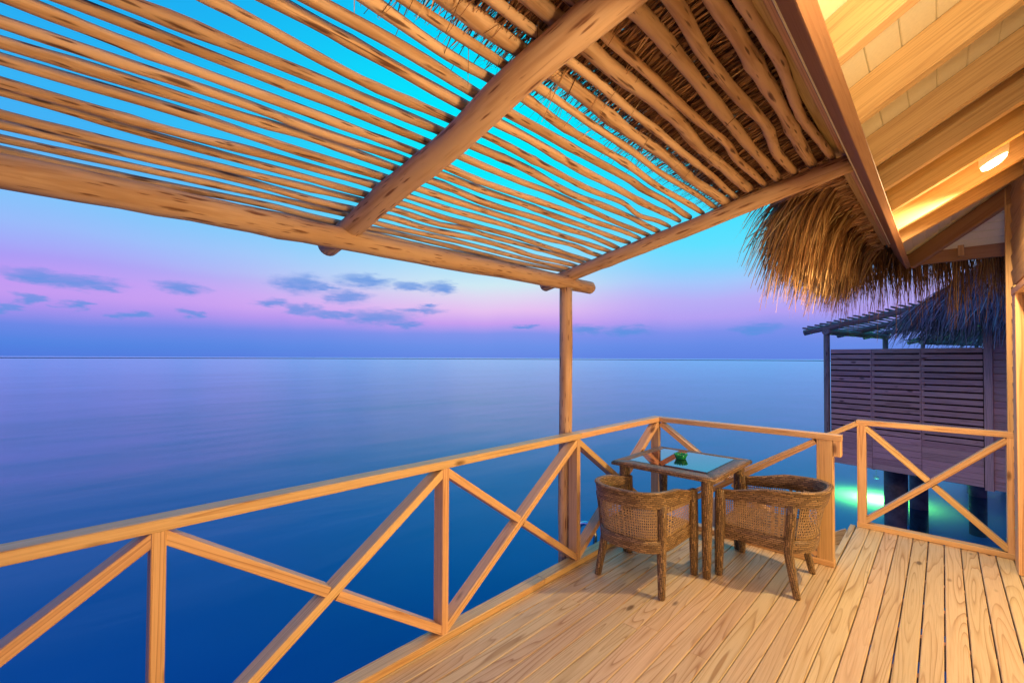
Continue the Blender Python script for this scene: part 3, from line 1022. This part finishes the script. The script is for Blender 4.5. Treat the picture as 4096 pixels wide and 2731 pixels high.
def wall_light(x, y, z, label, energy):
    L = thing('globe_lamp', label, 'lamp', (x, y, z), 0, 'globe lamps inside the room')
    v, f = [], []
    n = 14
    for i in range(1, 9):
        th = math.pi * i / 9
        for j in range(n):
            a = 2 * math.pi * j / n
            v.append((.09 * math.sin(th) * math.cos(a), .09 * math.sin(th) * math.sin(a), .09 * math.cos(th)))
    for i in range(7):
        for j in range(n):
            f.append([i * n + j, i * n + n + j, i * n + n + (j + 1) % n, i * n + (j + 1) % n])
    f += [list(range(n)), list(reversed(range(7 * n, 8 * n)))]
    link('globe', mesh('globe', v, f, 'lens', smooth=True), L)
    tube('stand', [(0, 0, -z + .01), (0, 0, -.085)], .012, 'steel', L, 10)
    tube('base', [(0, 0, -z + .002), (0, 0, -z + .02)], .11, 'steel', L, 20)
    li = bpy.data.lights.new('lamp_light', 'POINT')
    li.energy = energy
    li.color = WARM
    li.shadow_soft_size = .15
    o = link('lamp_light', li, L, loc=(-.26, 0, 0))
    return L


wall_light(2.9, 3.4, 1.25, 'tall globe lamp inside the room by the far end of the doorway', P_ROOM)
wall_light(2.9, .4, 1.25, 'tall globe lamp inside the room by the near end of the doorway', P_ROOM)


# ------------------------------------------------------------------ wicker furniture
def sweep(name, secs, mat, parent, uvs=1.0, closed_sec=True, caps=True):
    """secs: list of cross sections (each list of points). u = along the sweep, v = round the section"""
    n = len(secs[0])
    v, uv = [], []
    cu = 0.0
    m = n + 1 if closed_sec else n
    for i, s in enumerate(secs):
        if i: cu += (Vector(s[0]) - Vector(secs[i - 1][0])).length
        cv = 0.0
        for j in range(m):
            p = s[j % n]
            if j: cv += (Vector(p) - Vector(s[j - 1])).length
            v.append(tuple(p)); uv.append((cu, cv))
    f = []
    for i in range(len(secs) - 1):
        for j in range(m - 1):
            a = i * m + j
            f.append([a, a + 1, a + 1 + m, a + m])
    if caps and closed_sec:
        f.append(list(reversed(range(n))))
        f.append([(len(secs) - 1) * m + j for j in range(n)])
    me = mesh(name, v, f, mat, smooth=True, uv=uv)
    return link(name, me, parent)


def U(s, z):
    """plan of the chair shell: s 0..1 from front right round the back to front left, flaring with height"""
    k = max(0, min(1, (z - .28) / .43))
    hw = .252 + .028 * k
    yb = -.305 - .085 * k ** 1.2
    y0 = -.06
    n = 2.7
    fa = .30
    if s < fa:
        u = s / fa
        return Vector((hw, .27 + (y0 - .27) * u, 0))
    if s > 1 - fa:
        u = (1 - s) / fa
        return Vector((-hw, .27 + (y0 - .27) * u, 0))
    a = math.pi * (s - fa) / (1 - 2 * fa)
    ca, sa = math.cos(a), math.sin(a)
    return Vector((hw * math.copysign(abs(ca) ** (2 / n), ca), y0 + (yb - y0) * abs(sa) ** (2 / n), 0))


def nrmU(s, z):
    a, b2 = U(max(0, s - .004), z), U(min(1, s + .004), z)
    d = (b2 - a).normalized()
    return Vector((-d.y, d.x, 0)) * -1 if False else Vector((d.y, -d.x, 0)) * -1


def backness(s):
    u = 1 - abs(s - .5) / .5
    u = max(0, min(1, (u - .02) / .80))
    return u * u * (3 - 2 * u)


def ztop(s): return .632 + .078 * backness(s)
def zbot(s): return .566 + .033 * backness(s)


def make_chair(label, loc, rz):
    C = thing('wicker_chair', label, 'chair', loc, rz, 'wicker tub chairs at the table')
    NS = 56
    S_ = [i / NS for i in range(NS + 1)]

    def shell(zb, zt, th, rim):
        secs = []
        for s in S_:
            b0, t0 = zb(s), zt(s)
            pts = []
            ring = [(0, b0), (0, b0 + (t0 - b0) * .5), (0, t0 - .012)]
            if rim:
                ring += [(.006, t0 - .002), (0 - .004 - .0, t0 + .0)] if False else [(.007, t0 - .006), (.002, t0 + .002), (-th * .5, t0 + .006), (-th - .002, t0 + .002), (-th - .005, t0 - .008)]
            else:
                ring += [(-th, t0 - .012)]
            ring += [(-th, t0 - .02 - (t0 - b0) * .3), (-th, b0)]
            for off, z in ring:
                p = U(s, z)
                nn = nrmU(s, z)
                pts.append((p.x + nn.x * off, p.y + nn.y * off, z))
            secs.append(pts)
        return secs
    sweep('backrest', shell(zbot, ztop, .028, True), 'wicker', C)
    sweep('seat_frame', shell(lambda s: .282 + .006 * math.sin(s * 3.14), lambda s: .386, .03, False), 'wicker', C)
    # front apron
    sec = []
    for i in range(13):
        x = -.25 + .5 * i / 12
        sec.append([(x, .275, .29), (x, .275, .385), (x, .245, .385), (x, .245, .29)])
    sweep('front_rail', sec, 'wicker', C)
    # seat
    n = 40
    v, uv, f = [], [], []
    for i in range(n + 1):
        s = i / n
        p = U(s, .38)
        q = p * .94
        v.append((q.x, min(q.y, .25), .392)); uv.append((q.x, q.y))
    v.append((0, 0, .398)); uv.append((0, 0))
    for i in range(n + 1):
        f.append([i, (i + 1) % (n + 1), n + 1])
    nb = len(v)
    for i in range(n + 1):
        v.append((v[i][0], v[i][1], .36)); uv.append((v[i][0], v[i][1] + .03))
    for i in range(n + 1):
        j = (i + 1) % (n + 1)
        f.append([i, nb + i, nb + j, j])
    f.append([nb + i for i in range(n + 1)])
    link('seat', mesh('seat', v, f, 'wicker', uv=uv), C)
    # legs / posts
    SB = .355

    def leg(pts, wx, wy):
        secs = []
        for (x, y, z), a, b_ in zip(pts, wx, wy):
            sec_ = []
            for j in range(10):
                t_ = 2 * math.pi * j / 10 + .314
                cx, sx_ = math.cos(t_), math.sin(t_)
                sec_.append((x + a * math.copysign(abs(cx) ** .6, cx), y + b_ * math.copysign(abs(sx_) ** .6, sx_), z))
            secs.append(sec_)
        return sweep('leg', secs, 'wicker', C)
    for sg in (1, -1):
        zz = [0, .006, .14, .28, .42, .55, .632]
        leg([(sg * (.266 - .0 * z), .262 - .012 * (z / .6), z) for z in zz], [.020, .0235, .026, .029, .029, .028, .026], [.022, .026, .029, .033, .035, .036, .034])
        p0 = U(SB, .33)
        zz = [0, .006, .1, .2, .29, .38, .46, .54, .612]
        ptl = []
        for z in zz:
            p = U(SB, max(z, .30))
            nn = nrmU(SB, max(z, .3))
            sp = max(0, (.29 - z) / .29)
            ptl.append((sg * (p.x - .014 + .026 * sp), p.y + .012 - .055 * sp ** 1.1, z))
        leg(ptl, [.019, .022, .024, .027, .029, .029, .028, .029, .031], [.019, .022, .024, .027, .029, .030, .029, .030, .032])
    # cane panels: flat strips woven over and under
    for a, b_ in ((.035, SB - .022), (SB + .022, 1 - SB - .022), (1 - SB + .022, .965)):
        v, f = [], []
        per = sum((U(a + (b_ - a) * (i + 1) / 40, .48) - U(a + (b_ - a) * i / 40, .48)).length for i in range(40))
        nv = max(6, int(per / .0165))
        nh = 12

        def P(s, z, off):
            p = U(s, z)
            nn = nrmU(s, z)
            return (p.x + nn.x * (off - .014), p.y + nn.y * (off - .014), z)
        for i in range(nv + 1):
            s = a + (b_ - a) * i / nv
            hs = (b_ - a) / nv * .235
            zb, zt = .378, zbot(s) + .008
            rows = 12
            for r_ in range(rows + 1):
                z = zb + (zt - zb) * r_ / rows
                off = .0016 * (1 if (r_ + i) % 2 else -1)
                v += [P(s - hs, z, off), P(s + hs, z, off)]
                if r_:
                    q = len(v)
                    f.append([q - 4, q - 3, q - 1, q - 2])
        for r_ in range(nh):
            fr2 = (r_ + .5) / nh
            m_ = nv * 2
            for i in range(m_ + 1):
                s = a + (b_ - a) * i / m_
                zb, zt = .378, zbot(s) + .008
                z = zb + (zt - zb) * fr2
                off = .0016 * (-1 if ((r_ + i // 2) % 2) else 1)
                v += [P(s, z - .0037, off), P(s, z + .0037, off)]
                if i:
                    q = len(v)
                    f.append([q - 4, q - 2, q - 1, q - 3])
        link('cane_panel', mesh('cane_panel', v, f, 'cane'), C)
    return C


make_chair('wicker tub chair with its back to the viewer, left of the table', (-1.583, 3.04, 0), 0)
make_chair('wicker tub chair seen side-on, at the right of the table', (-.925, 3.70, 0), R(90))

# table
TX, TY, TZ = -1.555, 3.655, .752
tb = thing('wicker_table', 'square wicker table with a glass top in the deck corner', 'table', (TX, TY, 0))
hx, hy, bw_, th = .415, .435, .112, .034
prof = [(0, -.5), (0.0, -.15), (.0, .1), (.010, .42), (.03, .5), (bw_, .5), (bw_, .1), (bw_ - .01, -.5), (.02, -.56)]
cor = [(-1, -1), (1, -1), (1, 1), (-1, 1)]
for q in range(4):
    (ax, ay), (bx_, by_) = cor[q], cor[(q + 1) % 4]
    secs = []
    for i in range(9):
        u = i / 8
        sec_ = []
        for inn, zz in prof:
            X0_, Y0_ = (hx - inn), (hy - inn)
            px = ax * X0_ + (bx_ - ax) * X0_ * u
            py = ay * Y0_ + (by_ - ay) * Y0_ * u
            sec_.append((px, py, TZ - th / 2 + zz * th))
        secs.append(sec_)
    sweep('tabletop_border', secs, 'wicker_fine', tb)
gx, gy = hx - bw_ + .004, hy - bw_ + .004


def slab(name, x, y, z0, z1, mat, parent, uv=False):
    v = [(-x, -y, z0), (x, -y, z0), (x, y, z0), (-x, y, z0), (-x, -y, z1), (x, -y, z1), (x, y, z1), (-x, y, z1)]
    f = [[0, 3, 2, 1], [4, 5, 6, 7], [0, 1, 5, 4], [1, 2, 6, 5], [2, 3, 7, 6], [3, 0, 4, 7]]
    return link(name, mesh(name, v, f, mat, uv=[(a[0], a[1]) for a in v] if uv else None), parent)


slab('woven_panel', gx - .002, gy - .002, TZ - .024, TZ - .012, 'wicker_fine', tb, True)
v = [(-gx, -gy, TZ + .0015), (gx, -gy, TZ + .0015), (gx, gy, TZ + .0015), (-gx, gy, TZ + .0015)]
link('glass_top', mesh('glass_top', v, [[0, 1, 2, 3]], 'glass'), tb)
for sx_ in (-1, 1):
    for sy_ in (-1, 1):
        secs = []
        for z, r_ in ((0, .022), (.006, .027), (.2, .031), (.45, .036), (.7, .040), (TZ - th - .001, .040)):
            secs.append([(sx_ * (hx - .075 - .014 * (1 - z)) + r_ * math.copysign(abs(math.cos(a)) ** .75, math.cos(a)), sy_ * (hy - .075 - .014 * (1 - z)) + r_ * math.copysign(abs(math.sin(a)) ** .75, math.sin(a)), z) for a in [2 * math.pi * j / 12 + .26 for j in range(12)]])
        sweep('leg', secs, 'wicker', tb)

# green glass dish on the table
dz = TZ + .003
ds = thing('glass_dish', 'small green glass dish with a beaded rim on the table', 'dish', (-1.575, 3.675, dz))
v, f = [], []
n = 32
prof = [(.036, 0), (.039, .004), (.043, .022), (.046, .034), (.042, .034), (.038, .022), (.033, .008), (.001, .007)]
for r_, z in prof:
    for j in range(n):
        a = 2 * math.pi * j / n
        q = 1 / max(abs(math.cos(a)), abs(math.sin(a)))
        k_ = r_ * (1 + .5 * (min(q, 1.25) - 1)) * (1 + .05 * math.sin(a * 12) * (z > .02))
        v.append((k_ * math.cos(a), k_ * math.sin(a), z))
for i in range(len(prof) - 1):
    for j in range(n):
        a, b_ = i * n + j, i * n + (j + 1) % n
        f.append([a, b_, b_ + n, a + n])
f.append(list(reversed(range(n))))
f.append([(len(prof) - 1) * n + j for j in range(n)])
link('bowl', mesh('bowl', v, f, 'green', smooth=True), ds)


def ball(c, r, n=8, m=6):
    v, f = [], []
    for i in range(1, m):
        th_ = math.pi * i / m
        for j in range(n):
            a = 2 * math.pi * j / n
            v.append((c[0] + r * math.sin(th_) * math.cos(a), c[1] + r * math.sin(th_) * math.sin(a), c[2] + r * math.cos(th_)))
    for i in range(m - 2):
        for j in range(n):
            f.append([i * n + j, i * n + n + j, i * n + n + (j + 1) % n, i * n + (j + 1) % n])
    f += [list(range(n)), list(reversed(range((m - 2) * n, (m - 1) * n)))]
    return v, f


vv, ff = [], []
for j in range(14):
    a = 2 * math.pi * j / 14
    q = 1 + .5 * (min(1 / max(abs(math.cos(a)), abs(math.sin(a))), 1.25) - 1)
    bv, bf = ball((.045 * q * math.cos(a), .045 * q * math.sin(a), .037), .0085)
    ff += [[x + len(vv) for x in fc_] for fc_ in bf]
    vv += bv
link('beaded_rim', mesh('beaded_rim', vv, ff, 'green', smooth=True), ds)


# ------------------------------------------------------------------ neighbouring villas
def villa_far(loc, rz, near):
    """local x = towards the land, local y = away from us; origin at the sea end of the screen"""
    nm = 'nearer neighbouring' if near else 'farthest'
    v_ = thing('villa', ('neighbouring thatched villa on piles in blue dusk light' if near else 'farthest thatched villa, half hidden behind the neighbouring one'), 'villa', loc, rz)
    LX = 2.2
    zb = -.49
    # near wall of the house
    box_piece('corner_post', LX, LX + .10, -.04, .05, zb - .02, 2.7, 'old', v_, 'z')
    wl = link('wall', mesh('wall', [(LX + .1, .02, zb), (6, .02, zb), (6, .02, 3), (LX + .1, .02, 3), (LX + .1, 4.6, zb), (LX + .1, 4.6, 3)],
                           [[0, 1, 2, 3], [0, 3, 5, 4]], 'old'), v_)
    nrow = 27 if near else 12
    for i in range(nrow):
        h = .11 if near else .25
        z0 = zb + i * h
        timber_piece('plank', (LX + .102, .0, z0 + h / 2), (6, .0, z0 + h / 2), .02, h - .004, 'old', wl, up=(0, -.08, 1))
    fl = link('deck_floor', mesh('deck_floor', [(.05, .06, zb + .37), (LX + .1, .06, zb + .37), (LX + .1, 3.6, zb + .37), (.05, 3.6, zb + .37), (.05, .06, zb + .33), (LX + .1, .06, zb + .33), (LX + .1, 3.6, zb + .33), (.05, 3.6, zb + .33)],
                                           [[0, 1, 2, 3], [4, 7, 6, 5], [0, 4, 5, 1], [1, 5, 6, 2], [2, 6, 7, 3], [3, 7, 4, 0]], 'old'), v_)
    # thatch roof: corner of a hipped roof, eave at x = 1.0, near eave at y = -.45
    ex, ey, ze = 1.38, -.55, 2.36
    RSN = 1.05
    cv = [(ex, ey, ze), (6.5, ey, ze), (6.5, 5.2, ze), (ex, 5.2, ze), (ex + 2.4, ey + 2.4, ze + 2.4 * RSN), (6.5, ey + 2.4, ze + 2.4 * RSN), (6.5, 5.2 - 2.4, ze + 2.4 * RSN), (ex + 2.4, 5.2 - 2.4, ze + 2.4 * RSN)]
    link('thatch_core', mesh('thatch_core', cv, [[0, 3, 2, 1], [0, 1, 5, 4], [3, 0, 4, 7], [2, 3, 7, 6], [4, 5, 6, 7]], 'thatch_old_core'), v_)
    # near slope, sea slope
    N = 9000 if near else 2000
    w = (.010, .026) if near else (.03, .06)
    for side in ('near', 'sea', 'far'):
        n_ = N if side == 'near' else N // 2
        q = 2.3 * rng.random(n_) ** 1.5
        if side == 'near':
            xx = ex + q + (5.2 - q) * rng.random(n_)
            roots = np.stack([xx, ey + q, ze + q * RSN + .03 + .05 * rng.random(n_)], 1)
            dirs = np.stack([rng.normal(0, .22, n_) - .5 * np.clip((ex + q + .4 - xx) / .4, 0, 1), -np.ones(n_), -RSN + .25 + rng.normal(0, .15, n_)], 1)
        elif side == 'sea':
            yy = ey + q + (5.7 - 2 * q) * rng.random(n_)
            roots = np.stack([ex + q, yy, ze + q * RSN + .03 + .05 * rng.random(n_)], 1)
            dirs = np.stack([-np.ones(n_), rng.normal(0, .22, n_) - .5 * np.clip((ey + q + .4 - yy) / .4, 0, 1), -RSN + .25 + rng.normal(0, .15, n_)], 1)
        else:
            n_ = N // 3
            xx = ex + 3 * rng.random(n_)
            roots = np.stack([xx, 5.0 + .2 * rng.random(n_), ze + .02 + .1 * rng.random(n_)], 1)
            dirs = np.stack([rng.normal(0, .3, n_), np.ones(n_) * .5, -1 + rng.normal(0, .2, n_)], 1)
        strands('thatch', roots, dirs, rng.uniform(.35, .62, n_), rng.uniform(*w, n_), rng.uniform(.1, .6, n_), 'thatch_old', v_, segs=3, toneb=np.clip(rng.normal(.5, .28, n_), 0, 1))
    # piles
    for (x, y) in (((.77, 1.04), (.70, 2.80), (1.22, 5.2), (2.9, 1.0), (2.9, 3.0), (-.1, 4.6)) if near else ((.8, 1), (.8, 3))):
        tube('pile', [(x, y, BZ - .1), (x, y, zb + .33)], .175 if y < 2 else .16, 'pile', v_, 20)
    if near:
        timber_piece('joist', (-.1, 4.9, zb + .12), (1.0, 4.9, zb + .12), .06, .14, 'deck', v_)
        tube('swim_ladder_rail', [(-.35, 4.6, -1.9), (-.35, 4.6, .0)], .02, 'steel', v_, 8)
    # privacy screen
    sc = thing('privacy_screen', ('dark slatted timber privacy screen of the neighbouring villa' if near else 'slatted timber screen of the farthest villa'), 'screen', loc, rz)
    pt, rd = wobbly((-.04, .03, zb), (-.04, .03, 2.15), .055, 33, .004, 14, 0, .03)
    tube('post', pt, rd, 'oldpole', sc, 14)
    px = [.05, .72, 1.43, LX - .01]
    zt_ = 1.81
    if near:
        pitch = .109
        nr = 21
        for i in range(nr):
            zc_ = zt_ - .05 - i * pitch
            solid = i > 14
            for a, b_ in zip(px[:-1], px[1:]):
                timber_piece('slat', (a + .003, -.012, zc_), (b_ - .003, -.012, zc_ + random.uniform(-.003, .003)), .02, .106 if solid else .082, 'old', sc)
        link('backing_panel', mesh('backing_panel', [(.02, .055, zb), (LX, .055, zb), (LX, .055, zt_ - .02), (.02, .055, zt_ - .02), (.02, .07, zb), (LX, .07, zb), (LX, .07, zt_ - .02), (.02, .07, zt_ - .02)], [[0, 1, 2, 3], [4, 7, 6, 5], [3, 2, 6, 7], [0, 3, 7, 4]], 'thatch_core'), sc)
        for x in px[1:-1]:
            box_piece('upright', x - .03, x + .03, .001, .05, zb, zt_ - .01, 'old', sc, 'z')
    else:
        for i in range(9):
            zc_ = zt_ - .1 - i * .25
            timber_piece('slat', (.05, -.012, zc_), (LX, -.012, zc_), .02, .2, 'old', sc)
    # pergola
    pp = thing('pergola', ('weathered pole pergola of the neighbouring villa above the dark screen' if near else 'small distant pole pergola of the farthest villa'), 'pergola', loc, rz)
    pt, rd = wobbly((0, -.12, 2.16), (0, 3.45, 2.16), .06, 41, .006, 20, 0, .04)
    tube('front_beam', pt, rd, 'oldpole', pp, 14)
    tube('post', [(0, 3.25, BZ), (0, 3.25, 2.13)], .055, 'oldpole', pp, 12)
    for j, yb in enumerate((.05, 1.72, 3.3)):
        pt, rd = wobbly((-.46, yb, 2.255 - .2 * .46), (2.0, yb, 2.255 + .4), .06, 50 + j, .005, 14)
        tube('rafter', pt, rd, 'oldpole', pp, 12)
    for i in range(17):
        x = -.42 + i * .115
        pt, rd = wobbly((x, -.16 + random.uniform(-.06, .06), 2.34 + .2 * x), (x, 3.42, 2.34 + .2 * x), .018, 60 + i, .006, 16)
        tube('pole', pt, rd, 'oldpole', pp, 8)


villa_far((-1.627, 10.97, 0), R(-12.1), True)
villa_far((-.36, 19.9, 0), R(-24), False)

# underwater light under the neighbouring deck
uw = thing('underwater_light', 'lit underwater lamp glowing green below the neighbouring deck', 'lamp', (-1.42, 17.6, BZ))
tube('cable', [(0, 0, .70), (0, 0, 2.5)], .004, 'pile', uw, 6)
tube('lamp_body', [(0, 0, .64), (0, 0, .70)], .07, 'pile', uw, 16)
tube('lens', [(0, 0, .634), (0, 0, .6395)], .05, 'underlens', uw, 16)
li = bpy.data.lights.new('lamp_light', 'SPOT')
li.energy = 900
li.color = (1.0, .82, .07)
li.spot_size = R(168)
li.spot_blend = .6
li.shadow_soft_size = .08
link('lamp_light', li, uw, loc=(0, 0, .60))
